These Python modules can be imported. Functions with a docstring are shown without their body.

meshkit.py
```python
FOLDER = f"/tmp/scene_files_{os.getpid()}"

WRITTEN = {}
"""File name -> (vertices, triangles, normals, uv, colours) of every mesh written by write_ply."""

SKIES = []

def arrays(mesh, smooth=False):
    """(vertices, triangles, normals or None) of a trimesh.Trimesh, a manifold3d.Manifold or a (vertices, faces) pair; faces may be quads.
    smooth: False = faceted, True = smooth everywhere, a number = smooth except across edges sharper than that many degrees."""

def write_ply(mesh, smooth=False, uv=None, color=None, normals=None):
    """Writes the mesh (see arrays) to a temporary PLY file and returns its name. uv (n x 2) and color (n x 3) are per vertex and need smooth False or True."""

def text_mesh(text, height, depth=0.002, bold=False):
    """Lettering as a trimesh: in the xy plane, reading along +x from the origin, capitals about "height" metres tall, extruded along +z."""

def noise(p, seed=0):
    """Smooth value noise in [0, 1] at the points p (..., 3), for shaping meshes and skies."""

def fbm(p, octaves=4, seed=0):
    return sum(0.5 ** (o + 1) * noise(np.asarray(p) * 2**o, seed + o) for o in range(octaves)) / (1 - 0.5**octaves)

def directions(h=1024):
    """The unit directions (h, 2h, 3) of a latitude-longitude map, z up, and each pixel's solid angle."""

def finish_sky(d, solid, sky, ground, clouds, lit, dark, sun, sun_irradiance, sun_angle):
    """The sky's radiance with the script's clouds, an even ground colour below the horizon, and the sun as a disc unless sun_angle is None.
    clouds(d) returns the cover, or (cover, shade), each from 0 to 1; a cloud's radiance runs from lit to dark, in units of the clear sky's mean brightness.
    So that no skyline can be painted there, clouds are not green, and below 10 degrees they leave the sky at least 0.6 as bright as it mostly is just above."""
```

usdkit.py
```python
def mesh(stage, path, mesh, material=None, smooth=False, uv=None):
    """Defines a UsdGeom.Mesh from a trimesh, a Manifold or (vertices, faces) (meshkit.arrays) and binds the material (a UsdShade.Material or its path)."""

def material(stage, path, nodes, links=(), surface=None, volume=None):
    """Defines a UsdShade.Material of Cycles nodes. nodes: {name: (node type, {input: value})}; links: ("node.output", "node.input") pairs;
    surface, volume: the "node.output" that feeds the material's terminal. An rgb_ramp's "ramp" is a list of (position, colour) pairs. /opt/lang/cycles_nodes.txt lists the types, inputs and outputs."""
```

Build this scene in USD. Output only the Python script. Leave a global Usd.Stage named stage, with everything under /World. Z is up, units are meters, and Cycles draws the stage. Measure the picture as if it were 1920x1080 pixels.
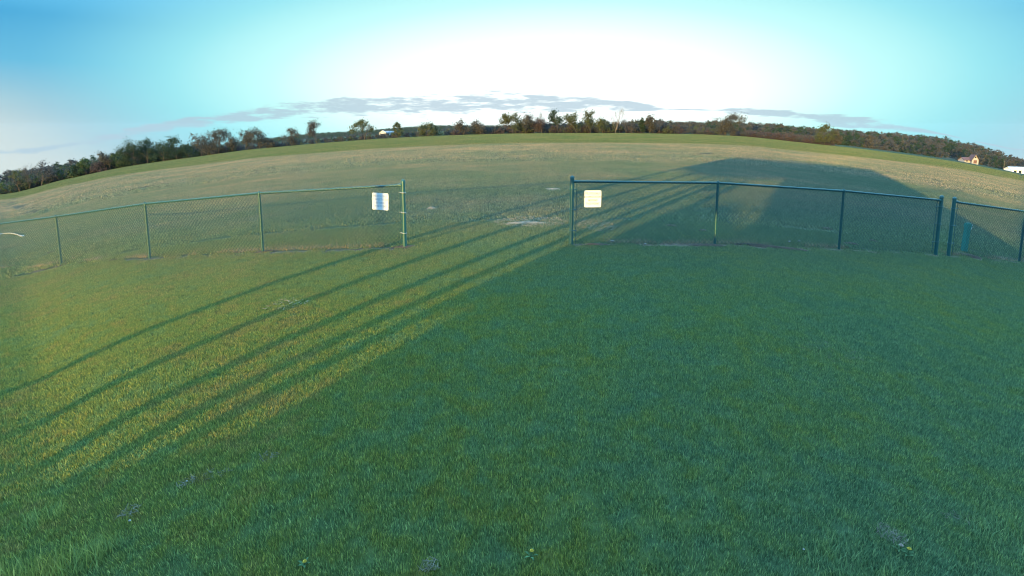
import math, numpy as np, trimesh, usdkit, meshkit
from pxr import Usd, UsdGeom, UsdLux, UsdShade, Gf, Sdf, Vt
from scipy.interpolate import PchipInterpolator
from shapely.geometry import Polygon, box as sbox

stage = Usd.Stage.CreateInMemory()
UsdGeom.SetStageUpAxis(stage, 'Z'); UsdGeom.SetStageMetersPerUnit(stage, 1.0)
WORLD = UsdGeom.Xform.Define(stage, '/World'); UsdGeom.Scope.Define(stage, '/World/Looks')
R = np.random.default_rng(7)

# ------------------------------------------------------------------ camera, sky, sun
F, PITCH, CAMZ = 1050.0, math.radians(8), 2.2            # focal length in pixels of a 1920 wide frame
CY = 240 + F * math.tan(PITCH)                           # row of the optical axis (the lens is shifted)
CT, ST = math.cos(PITCH), math.sin(PITCH)
APER = 36.0
cam = UsdGeom.Camera.Define(stage, '/World/camera')
cam.CreateHorizontalApertureAttr(APER); cam.CreateVerticalApertureAttr(APER * 9 / 16)
cam.CreateFocalLengthAttr(APER * F / 1920)
cam.CreateVerticalApertureOffsetAttr(-(540 - CY) / 1920 * APER)
cam.CreateClippingRangeAttr(Gf.Vec2f(0.05, 50000))
cam.AddTranslateOp().Set(Gf.Vec3d(0, 0, CAMZ)); cam.AddRotateXOp().Set(90 - 8.0)
cam.CreateExposureAttr(2.4)

SUN_AZ, SUN_EL = math.radians(30.1), math.radians(4.0)
SUN = np.array([-math.sin(SUN_AZ) * math.cos(SUN_EL), -math.cos(SUN_AZ) * math.cos(SUN_EL), math.sin(SUN_EL)])
sun = UsdLux.DistantLight.Define(stage, '/World/sun')
sun.CreateIntensityAttr(0.66); sun.CreateAngleAttr(0.5); sun.CreateColorAttr(Gf.Vec3f(1.0, 0.64, 0.15))
sun.CreateNormalizeAttr(True)
z = Gf.Vec3d(*SUN); rot = Gf.Rotation(Gf.Vec3d(0, 0, 1), z)
sun.AddTransformOp().Set(Gf.Matrix4d().SetRotate(rot))


SKY_TINT = (0.72, 1.1, 1.25)
GLOW = np.array([math.sin(math.radians(4)), math.cos(math.radians(4)), 2.9 * math.tan(math.radians(4))]); GLOW /= np.linalg.norm(GLOW)
dome = UsdLux.DomeLight.Define(stage, '/World/sky')
def mth(op, a=None, b=None, c=None, clamp=False):
    d = {'math_type': op, 'use_clamp': clamp}
    for k, v in (('value1', a), ('value2', b), ('value3', c)):
        if v is not None: d[k] = v
    return ('math', d)
def rng_(f0, f1, t0=0.0, t1=1.0, kind='smoothstep'):
    return ('map_range', {'range_type': kind, 'from_min': f0, 'from_max': f1, 'to_min': t0, 'to_max': t1, 'clamp': True})
N = {
    'tc': ('texture_coordinate', {}), 'xyz': ('separate_xyz', {}),
    'sky': ('sky_texture', {'sky_type': 'single_scattering', 'sun_disc': False, 'sun_elevation': SUN_EL,
                            'sun_rotation': math.atan2(SUN[0], SUN[1]), 'altitude': 250.0, 'air_density': 0.8, 'aerosol_density': 1.0, 'ozone_density': 2.0}),
    'tint': ('mix', {'mix_type': 'multiply', 'fac': 1.0, 'color2': SKY_TINT}),
    # clear sky blue by height; upper part brightened several-fold to add fill light
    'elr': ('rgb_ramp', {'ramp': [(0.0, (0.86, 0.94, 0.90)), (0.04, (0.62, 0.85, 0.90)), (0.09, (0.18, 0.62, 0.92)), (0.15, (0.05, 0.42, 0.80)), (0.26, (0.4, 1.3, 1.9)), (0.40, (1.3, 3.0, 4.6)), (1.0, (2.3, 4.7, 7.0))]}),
    'keep': rng_(0.03, 0.6, 1.0, 0.72, 'linear'),
    'clear': ('mix', {}),
    # sky whitened near the view centre, standing in for lens darkening of the corners
    'dot': ('vector_math', {'math_type': 'dot_product', 'vector2': tuple(GLOW)}),
    'sq': ('vector_math', {'math_type': 'multiply', 'vector2': (0.85, 1, 3.2)}), 'sn': ('vector_math', {'math_type': 'normalize'}),
    'gw': rng_(0.68, 0.90, 0, 1, 'smoothstep'), 'glowc': ('rgb_ramp', {'ramp': [(0.64, (0.06, 0.44, 0.80)), (0.78, (0.18, 0.68, 0.98)), (0.865, (0.44, 1.06, 1.15)), (0.92, (0.76, 1.32, 1.28)), (0.95, (1.10, 1.42, 1.36)), (0.98, (1.45, 1.6, 1.55))]}),
    'glow': ('mix', {}),
    # clouds: a low bank over the trees
    'az': mth('arctan2'), 'azn': rng_(-0.9, 0.9, 0, 1, 'linear'),
    'line': ('rgb_ramp', {'ramp': []}), 'wid': ('rgb_ramp', {'ramp': []}),
    'de': mth('subtract'), 'rel': mth('divide'), 'rel2': mth('multiply'), 'fall': mth('subtract', 1.0),
    'cv': ('combine_xyz', {}), 'azs': mth('multiply', b=16.0), 'els': mth('multiply', b=105.0),
    'cn': ('noise_texture', {'scale': 1.0, 'detail': 6.0, 'roughness': 0.62}),
    'cadd': mth('multiply_add', b=5.4, c=-2.7), 'cm': mth('add'), 'cc': rng_(0.15, 1.0, 0.0, 0.80),
    'cloud': ('mix', {'color2': (0.58, 0.76, 0.90)}),
    'bg': ('background_shader', {'strength': 0.15}),
}
# centre line and half width of the cloud bank, by azimuth (from rows of the photograph, as elevations)
def el_of(px, py):
    a = (px - 960) / F; q = (CY - py) / F; d = np.array([a, CT + q * ST, -ST + q * CT]); return math.atan2(d[0], d[1]), math.asin(d[2] / np.linalg.norm(d))
bank = [(60, 285, 4), (180, 262, 6), (300, 238, 8), (400, 224, 10), (520, 210, 13), (650, 197, 17), (800, 198, 18), (900, 192, 18), (1050, 194, 17), (1150, 199, 12), (1215, 202, 7), (1260, 205, 1), (1320, 206, 2), (1390, 208, 6), (1480, 216, 9), (1560, 224, 10), (1640, 234, 9), (1710, 243, 6), (1760, 250, 1), (1900, 280, 1)]
ln, wd = [], []
for px, py, w in bank:
    a, e = el_of(px, py); k = (a + 0.9) / 1.8
    ln.append((k, (e + 0.2,) * 3)); wd.append((k, (w * 1.08 / F,) * 3))
N['line'][1]['ramp'] = ln; N['wid'][1]['ramp'] = wd
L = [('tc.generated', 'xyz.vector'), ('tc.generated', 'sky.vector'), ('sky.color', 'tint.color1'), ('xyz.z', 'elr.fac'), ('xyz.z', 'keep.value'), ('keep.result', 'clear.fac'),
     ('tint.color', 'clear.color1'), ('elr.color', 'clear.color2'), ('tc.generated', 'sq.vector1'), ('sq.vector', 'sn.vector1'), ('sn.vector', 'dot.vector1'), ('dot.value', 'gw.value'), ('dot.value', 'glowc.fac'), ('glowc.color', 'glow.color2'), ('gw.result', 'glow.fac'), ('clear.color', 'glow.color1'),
     ('xyz.x', 'az.value1'), ('xyz.y', 'az.value2'), ('az.value', 'azn.value'), ('azn.result', 'line.fac'), ('azn.result', 'wid.fac'),
     ('xyz.z', 'eadd.value1'), ('eadd.value', 'de.value1'), ('line.color', 'de.value2'), ('de.value', 'rel.value1'), ('wid.color', 'rel.value2'), ('rel.value', 'rel2.value1'), ('rel.value', 'rel2.value2'), ('rel2.value', 'fall.value2'),
     ('az.value', 'azs.value1'), ('xyz.z', 'els.value1'), ('azs.value', 'cv.x'), ('els.value', 'cv.y'), ('cv.vector', 'cn.vector'), ('cn.fac', 'cadd.value1'),
     ('cadd.value', 'cm.value1'), ('fallc.result', 'cm.value2'), ('cm.value', 'cc.value'), ('fall.value', 'fallc.value'), ('cc.result', 'cloud.fac'), ('glow.color', 'cloud.color1'), ('cloud.color', 'bg.color')]
N['eadd'] = mth('add', b=0.2); N['fallc'] = rng_(-1.5, 1.0, -1.5, 1.0, 'linear')
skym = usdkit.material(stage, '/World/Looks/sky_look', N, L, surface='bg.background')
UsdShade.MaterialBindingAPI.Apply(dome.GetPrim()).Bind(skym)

# ------------------------------------------------------------------ helpers
def tag(p, label=None, cat=None, group=None, kind=None):
    p = p.GetPrim() if hasattr(p, 'GetPrim') else p
    for k, v in (('label', label), ('category', cat), ('group', group), ('kind', kind)):
        if v: p.SetCustomDataByKey(k, v)
    return p
USED = {}
def path_for(name, parent='/World'):
    k = USED.get((parent, name), 0); USED[(parent, name)] = k + 1
    return f'{parent}/{name}' + (f'_{k:03d}' if k else '')
def thing(name, label, cat, loc=(0, 0, 0), rotz=0, group=None, scale=None):
    x = UsdGeom.Xform.Define(stage, path_for(name)); x.AddTranslateOp().Set(Gf.Vec3d(*map(float, loc))); x.AddRotateZOp().Set(float(rotz))
    if scale: x.AddScaleOp().Set(Gf.Vec3f(*scale))
    tag(x, label, cat, group); return x
def part(name, m, material, parent='/World', smooth=False):
    p = parent if isinstance(parent, str) else str(parent.GetPath())
    return usdkit.mesh(stage, path_for(name, p), m, material, smooth=smooth)
def cat(ms): return trimesh.util.concatenate([m for m in ms if m is not None])
def bx(x0, x1, y0, y1, z0, z1):
    m = trimesh.creation.box([x1 - x0, y1 - y0, z1 - z0]); m.apply_translation([(x0 + x1) / 2, (y0 + y1) / 2, (z0 + z1) / 2]); return m
def tube(pts, rad, n=8, caps=True):
    """a tube along a polyline; rad is one radius or one for each point"""
    p = np.asarray(pts, float); r = np.broadcast_to(np.asarray(rad, float), len(p)); t = np.gradient(p, axis=0); t /= np.linalg.norm(t, axis=1, keepdims=True) + 1e-12
    ref = np.where(np.abs(t[:, 2:3]) > 0.9, [[1.0, 0, 0]], [[0, 0, 1.0]]); a = np.cross(t, ref); a /= np.linalg.norm(a, axis=1, keepdims=True) + 1e-12; b = np.cross(t, a)
    th = np.arange(n) / n * 2 * np.pi
    v = (p[:, None] + r[:, None, None] * (np.cos(th)[None, :, None] * a[:, None] + np.sin(th)[None, :, None] * b[:, None])).reshape(-1, 3)
    i = np.arange(len(p) - 1)[:, None] * n; j = np.arange(n)[None]; k = (np.arange(n) + 1)[None] % n
    q = np.stack([i + j, i + k, i + n + k, i + n + j], -1).reshape(-1, 4); f = np.vstack([q[:, [0, 2, 1]], q[:, [0, 3, 2]]])
    if caps:
        e = len(p) * n; v = np.vstack([v, p[:1], p[-1:]])
        f = np.vstack([f, [[e, x, (x + 1) % n] for x in range(n)], [[e + 1, (len(p) - 1) * n + (x + 1) % n, (len(p) - 1) * n + x] for x in range(n)]])
    return trimesh.Trimesh(v, f, process=False)
def simple(name, color, rough=0.6, spec=0.4, noise=None, bump=0.0, scale=8.0, metallic=0.0):
    """a material with a little mottling and relief"""
    n = {'p': ('principled_bsdf', {'base_color': color, 'roughness': rough, 'specular_ior_level': spec, 'metallic': metallic})}; l = []
    if noise:
        n.update({'tc': ('texture_coordinate', {}), 'g': ('geometry', {}), 'n': ('noise_texture', {'scale': scale, 'detail': 5.0, 'roughness': 0.6}), 'r': ('rgb_ramp', {'ramp': [(0.3, color), (0.7, noise)]})})
        l += [('g.position', 'n.vector'), ('n.fac', 'r.fac'), ('r.color', 'p.base_color')]
        if bump:
            n['b'] = ('bump', {'strength': bump, 'distance': 0.01}); l += [('n.fac', 'b.height'), ('b.normal', 'p.normal')]
    return usdkit.material(stage, '/World/Looks/' + name, n, l, surface='p.BSDF')

# ------------------------------------------------------------------ the lie of the land
def ray(px, py):
    a = (px - 960) / F; q = (CY - py) / F; return np.array([a, CT + q * ST, -ST + q * CT])
FIELD_EDGE = [(0, 365), (120, 337), (240, 312), (360, 295), (480, 279.5), (600, 269), (720, 260), (840, 254), (960, 250.5), (1050, 249.5), (1140, 249.5), (1260, 251), (1380, 255), (1491, 266), (1642, 283), (1793, 304), (1900, 325), (1920, 329)]
_c, _s = [], []
for x, y in FIELD_EDGE:
    r = ray(x, y - 10); _c.append(r[0] / r[1]); _s.append(r[2] / r[1])
_f = np.arctan(_c)
SLOPE = PchipInterpolator(np.concatenate([np.radians([-180, -165, -150, -90, -55]), _f, np.radians([55, 90, 150, 180])]),
                          np.concatenate([[-.05, -.065, -.085, -.087, -.085], np.array(_s) * np.cos(_f), [-.06, -.06, -.055, -.05]]))
def ground_z(x, y):
    """the rise: level straight ahead, falling gently away to both sides"""
    r = np.hypot(x, y); return SLOPE(np.arctan2(x, y)) * (r - 0.4 * (1 - np.exp(-r / 0.4)))
def hit(px, py, h=0.0):
    r = ray(px, py); r = r / r[1]; lo, hi = 0.5, 4000.0
    for _ in range(70):
        m = (lo + hi) / 2
        if CAMZ + r[2] * m > ground_z(r[0] * m, m) + h: lo = m
        else: hi = m
    return np.array([0, 0, CAMZ]) + r * lo
def at_depth(px, Y, base=True):
    """ground point under the column px at distance Y"""
    r = ray(px, 250.0); x = r[0] / r[1] * Y; return np.array([x, Y, float(ground_z(x, Y))])
def fence_y(x): return 10.38 + 0.0185 * x * x + np.where(x < 0, 0.006, -0.0015) * x * x

# ------------------------------------------------------------------ grass and soil colours (by place)
def grass_nodes(out, tone=True):
    n = {'g': ('geometry', {}), 's': ('separate_xyz', {}), 'flat': ('vector_math', {'math_type': 'multiply', 'vector2': (1, 1, 0)}),
         'x2': mth('multiply'), 'x2m': mth('minimum', b=230.0), 'fy': mth('multiply_add', b=-0.0185, c=0.0), 'df': mth('add'), 'fieldm': rng_(6.5, 15.0, 0, 1, 'linear'),
         'by': mth('multiply_add', b=-0.003, c=0.0), 'db': mth('add'), 'farm': rng_(76, 86),
         'n1': ('noise_texture', {'scale': 0.55, 'detail': 4.0, 'roughness': 0.6}), 'n2': ('noise_texture', {'scale': 3.2, 'detail': 3.0, 'roughness': 0.6}),
         'n3': ('noise_texture', {'scale': 0.11, 'detail': 5.0, 'roughness': 0.62}), 'n4': ('noise_texture', {'scale': 9.0, 'detail': 2.0}),
         'a1': mth('multiply_add', b=0.42), 'sc2': mth('multiply_add', b=0.36), 'sc4': mth('multiply', b=0.22),
         'leftm': rng_(3.0, -3.0), 'la': mth('multiply_add', b=0.16),
         'lawn': ('rgb_ramp', {'ramp': [(0.34, (0.066, 0.136, 0.074)), (0.45, (0.086, 0.158, 0.080)), (0.55, (0.104, 0.168, 0.064)), (0.65, (0.130, 0.168, 0.042)), (0.74, (0.165, 0.158, 0.050))]}),
         'f1': mth('multiply_add', b=0.70), 'fs': mth('multiply_add', b=0.30), 'fdry': rng_(14, 62, -0.075, 0.05),
         'field': ('rgb_ramp', {'ramp': [(0.38, (0.078, 0.118, 0.082)), (0.47, (0.104, 0.128, 0.092)), (0.56, (0.136, 0.138, 0.100)), (0.65, (0.178, 0.160, 0.114))]}),
         'far': ('rgb_ramp', {'ramp': [(0.38, (0.050, 0.090, 0.034)), (0.62, (0.090, 0.106, 0.050))]}),
         'm1': ('mix', {}), 'm2': ('mix', {})}
    l = [('g.position', 's.vector'), ('g.position', 'flat.vector1'), ('s.x', 'x2.value1'), ('s.x', 'x2.value2'), ('x2.value', 'x2m.value1'), ('x2m.value', 'fy.value1'), ('fy.value', 'df.value1'), ('s.y', 'df.value2'), ('df.value', 'fieldm.value'),
         ('x2.value', 'by.value1'), ('by.value', 'db.value1'), ('s.y', 'db.value2'), ('db.value', 'farm.value'),
         ('flat.vector', 'n1.vector'), ('flat.vector', 'n2.vector'), ('flat.vector', 'n3.vector'), ('flat.vector', 'n4.vector'),
         ('n4.fac', 'sc4.value1'), ('sc4.value', 'sc2.value3'), ('n2.fac', 'sc2.value1'), ('n1.fac', 'a1.value1'), ('sc2.value', 'a1.value3'), ('s.x', 'leftm.value'), ('leftm.result', 'la.value1'), ('a1.value', 'la.value3'), ('la.value', 'lawn.fac'),
         ('n1.fac', 'fs.value1'), ('s.y', 'fdry.value'), ('fdry.result', 'fs.value3'), ('n3.fac', 'f1.value1'), ('fs.value', 'f1.value3'), ('f1.value', 'field.fac'), ('n3.fac', 'far.fac'),
         ('fieldm.result', 'm1.fac'), ('lawn.color', 'm1.color1'), ('field.color', 'm1.color2'), ('farm.result', 'm2.fac'), ('m1.color', 'm2.color1'), ('far.color', 'm2.color2')]
    return n, l, 'm2.color'
def blade_material(name, trans=0.35):
    n, l, c = grass_nodes(name)
    n.update({'t': ('attribute', {'attribute': 'tone'}), 'tr': ('rgb_ramp', {'ramp': [(0.0, (0.40, 0.48, 0.46)), (0.5, (0.92, 0.94, 0.90)), (0.82, (1.5, 1.36, 1.22)), (1.0, (2.8, 2.1, 1.8))]}), 'mu': ('mix', {'mix_type': 'multiply', 'fac': 1.0}),
              'd': ('principled_bsdf', {'roughness': 0.55, 'specular_ior_level': 0.25}), 'tl': ('translucent_bsdf', {}), 'mx': ('mix_closure', {'fac': trans})})
    l += [('t.fac', 'tr.fac'), (c, 'mu.color1'), ('tr.color', 'mu.color2'), ('mu.color', 'd.base_color'), ('mu.color', 'tl.color'), ('d.BSDF', 'mx.closure1'), ('tl.BSDF', 'mx.closure2')]
    return usdkit.material(stage, '/World/Looks/' + name, n, l, surface='mx.closure')
n, l, c = grass_nodes('ground')
n.update({'dk': ('mix', {'mix_type': 'multiply', 'fac': 1.0, 'color2': (0.38, 0.38, 0.34)}), 'sn': ('noise_texture', {'scale': 14.0, 'detail': 5.0, 'roughness': 0.7}), 'soil': ('rgb_ramp', {'ramp': [(0.35, (0.045, 0.035, 0.026)), (0.65, (0.12, 0.10, 0.075))]}),  # dk darkens the sheet in place of shade among the blades
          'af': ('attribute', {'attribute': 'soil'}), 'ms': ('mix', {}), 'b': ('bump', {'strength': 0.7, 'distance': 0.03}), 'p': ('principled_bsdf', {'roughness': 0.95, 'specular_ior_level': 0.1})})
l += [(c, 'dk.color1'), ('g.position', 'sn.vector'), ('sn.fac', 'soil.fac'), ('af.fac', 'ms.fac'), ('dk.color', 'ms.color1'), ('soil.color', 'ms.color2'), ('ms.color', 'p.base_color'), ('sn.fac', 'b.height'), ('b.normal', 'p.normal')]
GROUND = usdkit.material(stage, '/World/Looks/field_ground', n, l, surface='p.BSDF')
BLADE = blade_material('grass_blades'); HAY = blade_material('field_blades', 0.25)

# ground: one sheet, finer near the camera
az = np.concatenate([np.radians(np.linspace(-62, 62, 249)), np.radians(np.linspace(66, 294, 58))])
rad = np.concatenate([[0.25], np.geomspace(0.5, 8, 30), np.linspace(8.2, 15, 60), np.geomspace(15.3, 3400, 120)])
A, RR = np.meshgrid(az, rad, indexing='ij'); X, Y = np.sin(A) * RR, np.cos(A) * RR
Z = ground_z(X, Y) - 0.006
na, nr = A.shape; V = np.stack([X, Y, Z], -1).reshape(-1, 3)
i = (np.arange(na)[:, None] * nr + np.arange(nr - 1)[None]); j = (((np.arange(na) + 1) % na)[:, None] * nr + np.arange(nr - 1)[None])
Q = np.stack([i, i + 1, j + 1, j], -1).reshape(-1, 4); V = np.vstack([V, [[0, 0, float(Z[:, 0].mean())]]])
T = np.vstack([Q[:, [0, 2, 1]], Q[:, [0, 3, 2]], np.stack([np.full(na, len(V) - 1), np.arange(na) * nr, ((np.arange(na) + 1) % na) * nr], -1)])
T = T[:, [0, 2, 1]] if np.cross(V[T[0, 1]] - V[T[0, 0]], V[T[0, 2]] - V[T[0, 0]])[2] < 0 else T
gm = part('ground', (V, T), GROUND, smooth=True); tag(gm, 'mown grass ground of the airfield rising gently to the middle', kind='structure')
soil = np.clip(1.0 - np.abs(V[:, 1] - fence_y(V[:, 0])) / 0.22, 0, 1) * (np.abs(V[:, 0]) < 16) * (1 - ((V[:, 0] > -1.7) & (V[:, 0] < 0.9)))
UsdGeom.PrimvarsAPI(gm).CreatePrimvar('soil', Sdf.ValueTypeNames.FloatArray, 'vertex').Set(Vt.FloatArray.FromNumpy(np.clip(soil * 1.6, 0, 1).astype(np.float32)))

# ------------------------------------------------------------------ fence layout
POSTS_L = [(115, 496), (281, 484), (493, 473), (759, 464)]; POSTS_R = [(1071, 459), (1340, 460), (1573, 467), (1754, 477)]; POSTS_F = [(1778, 479), (1911, 490)]
PL, PR, PF = ([hit(*p) for p in q] for q in (POSTS_L, POSTS_R, POSTS_F))
def on(x, y): return np.array([x, y, float(ground_z(x, y))])
def ext(a, b): d = b + (b - a); return on(d[0], d[1])
PL = [ext(PL[1], PL[0])] + PL; PL = [ext(PL[1], PL[0])] + PL; PF = PF + [ext(PF[0], PF[1])]; PF = PF + [ext(PF[1], PF[2])]
def seg_dist(P, chain):
    d = np.full(len(P), 1e9)
    for a, b in zip(chain[:-1], chain[1:]):
        ab = (b - a)[:2]; t = np.clip(((P - a[:2]) @ ab) / (ab @ ab), 0, 1); d = np.minimum(d, np.linalg.norm(P - a[:2] - t[:, None] * ab, axis=1))
    return d
def fence_dist(P): return np.minimum(np.minimum(seg_dist(P, PL), seg_dist(P, PR)), seg_dist(P, PF))

# ------------------------------------------------------------------ grass, as instanced tufts
def blades(size, count, h, w, rng, lean=0.5):
    b = rng.uniform(-size / 2, size / 2, (count, 2)); hh = h * rng.uniform(0.55, 1.25, count); ww = w * rng.uniform(0.7, 1.3, count)
    a = rng.uniform(0, 2 * np.pi, count); d = np.stack([np.cos(a), np.sin(a)], 1); la = rng.uniform(0, 2 * np.pi, count); ld = np.stack([np.cos(la), np.sin(la)], 1) * (rng.uniform(0.05, lean, count) * hh)[:, None]
    def at(t, s): return np.column_stack([b + ld * t ** 1.6 + d * (ww * s)[:, None], hh * t - 0.004])
    v = np.stack([at(0, -.5), at(0, .5), at(.55, -.42), at(.55, .42), at(1, 0)], 1).reshape(-1, 3); k = np.arange(count)[:, None] * 5
    f = np.concatenate([k + [0, 1, 3], k + [0, 3, 2], k + [2, 3, 4]]); tone = np.repeat(rng.random(count), 5); return v, f, tone
def scatter(name, label, cells, protos, material, seed, sz=(0.8, 1.3), noise_scale=1.2):
    """one PointInstancer of small tufts standing on the ground at the cells' centres"""
    rng = np.random.default_rng(seed); pi = UsdGeom.PointInstancer.Define(stage, path_for(name)); tag(pi, label, 'grass', kind='stuff'); root = str(pi.GetPath()); rel = pi.CreatePrototypesRel()
    UsdGeom.Scope.Define(stage, root + '/tufts')
    for v, f, t in protos:
        m = part('tuft', (v, f), material, root + '/tufts'); UsdGeom.PrimvarsAPI(m).CreatePrimvar('tone', Sdf.ValueTypeNames.FloatArray, 'vertex').Set(Vt.FloatArray.FromNumpy(t.astype(np.float32))); rel.AddTarget(m.GetPath())
    n = len(cells); x, y = cells.T; z = ground_z(x, y); e = 0.3; nx = -(ground_z(x + e, y) - ground_z(x - e, y)) / (2 * e); ny = -(ground_z(x, y + e) - ground_z(x, y - e)) / (2 * e)
    yaw = rng.uniform(0, 2 * np.pi, n)
    q1 = np.column_stack([np.ones(n), -ny / 2, nx / 2, np.zeros(n)]); q1 /= np.linalg.norm(q1, axis=1, keepdims=True); q2 = np.column_stack([np.cos(yaw / 2), 0 * yaw, 0 * yaw, np.sin(yaw / 2)])
    w1, x1, y1, z1 = q1.T; w2, x2, y2, z2 = q2.T
    q = np.column_stack([w1*w2-x1*x2-y1*y2-z1*z2, w1*x2+x1*w2+y1*z2-z1*y2, w1*y2-x1*z2+y1*w2+z1*x2, w1*z2+x1*y2-y1*x2+z1*w2])
    pi.CreatePositionsAttr(Vt.Vec3fArray.FromNumpy(np.column_stack([x, y, z]).astype(np.float32)))
    pi.CreateOrientationsAttr(Vt.QuathArray([Gf.Quath(float(a), float(b), float(c), float(d)) for a, b, c, d in q]))
    hs = sz[0] + (sz[1] - sz[0]) * np.clip(meshkit.noise(np.column_stack([x, y, 0 * x]) * noise_scale) * 0.7 + rng.random(n) * 0.3, 0, 1)
    pi.CreateScalesAttr(Vt.Vec3fArray.FromNumpy(np.column_stack([np.ones(n), np.ones(n), hs]).astype(np.float32)))
    pi.CreateProtoIndicesAttr(Vt.IntArray.FromNumpy(rng.integers(0, len(protos), n).astype(np.int32)))
def cells(y0, y1, step, seed, margin):
    rng = np.random.default_rng(seed); w = y1 * 1.0 + margin
    gx, gy = np.meshgrid(np.arange(-w, w, step), np.arange(y0, y1, step)); p = np.column_stack([gx.ravel(), gy.ravel()]) + rng.uniform(-.2, .2, (gx.size, 2)) * step
    return p[np.abs(p[:, 0]) < 0.97 * p[:, 1] + margin]
g0 = cells(0.9, 13.4, 0.25, 1, 3.4); fd = fence_dist(g0); g0 = g0[(fd > 0.17) | (meshkit.noise(np.column_stack([g0 * 2.3, g0[:, :1] * 0])) < 0.22)]
front = g0[:, 1] < fence_y(g0[:, 0])
scatter('lawn_grass', 'short mown green lawn in front of the fence', g0[front], [blades(0.40, 1050, 0.027, 0.0040, R) for _ in range(6)], BLADE, 11, (0.85, 1.2), 2.5)
g1 = cells(9.6, 40, 0.9, 2, 4.5); k1 = (g1[:, 1] > 13.2); g1 = g1[k1]
scatter('field_grass', 'short patchy dry and green grass just behind the fence', g0[~front], [blades(0.40, 460, 0.036, 0.005, R) for _ in range(6)], HAY, 12)
scatter('field_grass', 'dull dry field grass in the middle distance', g1, [blades(1.25, 1500, 0.045, 0.010, R) for _ in range(6)], HAY, 13, noise_scale=.5)
g2 = cells(39.5, 245, 4.2, 3, 8)
scatter('field_grass', 'far field grass stretching to the hedge line', g2, [blades(5.2, 2600, 0.08, 0.04, R, 0.7) for _ in range(5)], HAY, 14, (0.7, 1.3), .08)

# ------------------------------------------------------------------ pavilion behind the camera whose shadow lies over the lawn
WOOD = simple('weathered_wood', (0.20, 0.14, 0.09), 0.8, 0.2, (0.28, 0.2, 0.13), 0.4, 5); SHEET = simple('roof_sheet', (0.05, 0.12, 0.08), 0.5, 0.4, (0.06, 0.14, 0.1), 0.1, 2)
pav = thing('picnic_shelter', 'open sided shelter with a green roof behind the camera, casting the long shadow', 'shelter')
def slab(poly, y0, t):
    m = trimesh.creation.extrude_polygon(Polygon(poly), t, engine='earcut'); m.apply_transform(trimesh.transformations.rotation_matrix(np.pi / 2, [1, 0, 0])); m.apply_translation([0, y0, 0]); return m
part('roof', slab([(-9.95, 2.66), (-9.72, 3.1), (-9.35, 3.64), (-5.3, 3.41), (-1.6, 3.16), (1.8, 2.72), (2.65, 2.07), (-3.7, 2.06), (-5.4, 2.14), (-6.9, 2.18), (-8.3, 2.36)], -2.0, 0.16), SHEET, pav)
part('wall', slab([(-5.52, -0.9), (3.95, -0.9), (3.86, 0.48), (3.5, 0.92), (3.14, 1.58), (2.66, 2.06), (-3.72, 2.05), (-3.68, 1.88), (-3.02, 1.20), (-3.30, 1.12), (-4.16, 1.46), (-4.85, 1.44), (-5.52, 1.38)], -2.0, 0.14), WOOD, pav)
part('low_wall', slab([(-7.15, -1.2), (-5.54, -1.2), (-5.54, 0.38), (-6.3, 0.2), (-7.0, 0.06)], -2.0, 0.14), WOOD, pav)
part('side_panel', bx(-5.95, -5.525, -2.12, -2.02, 0.69, 1.04), WOOD, pav)
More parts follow.
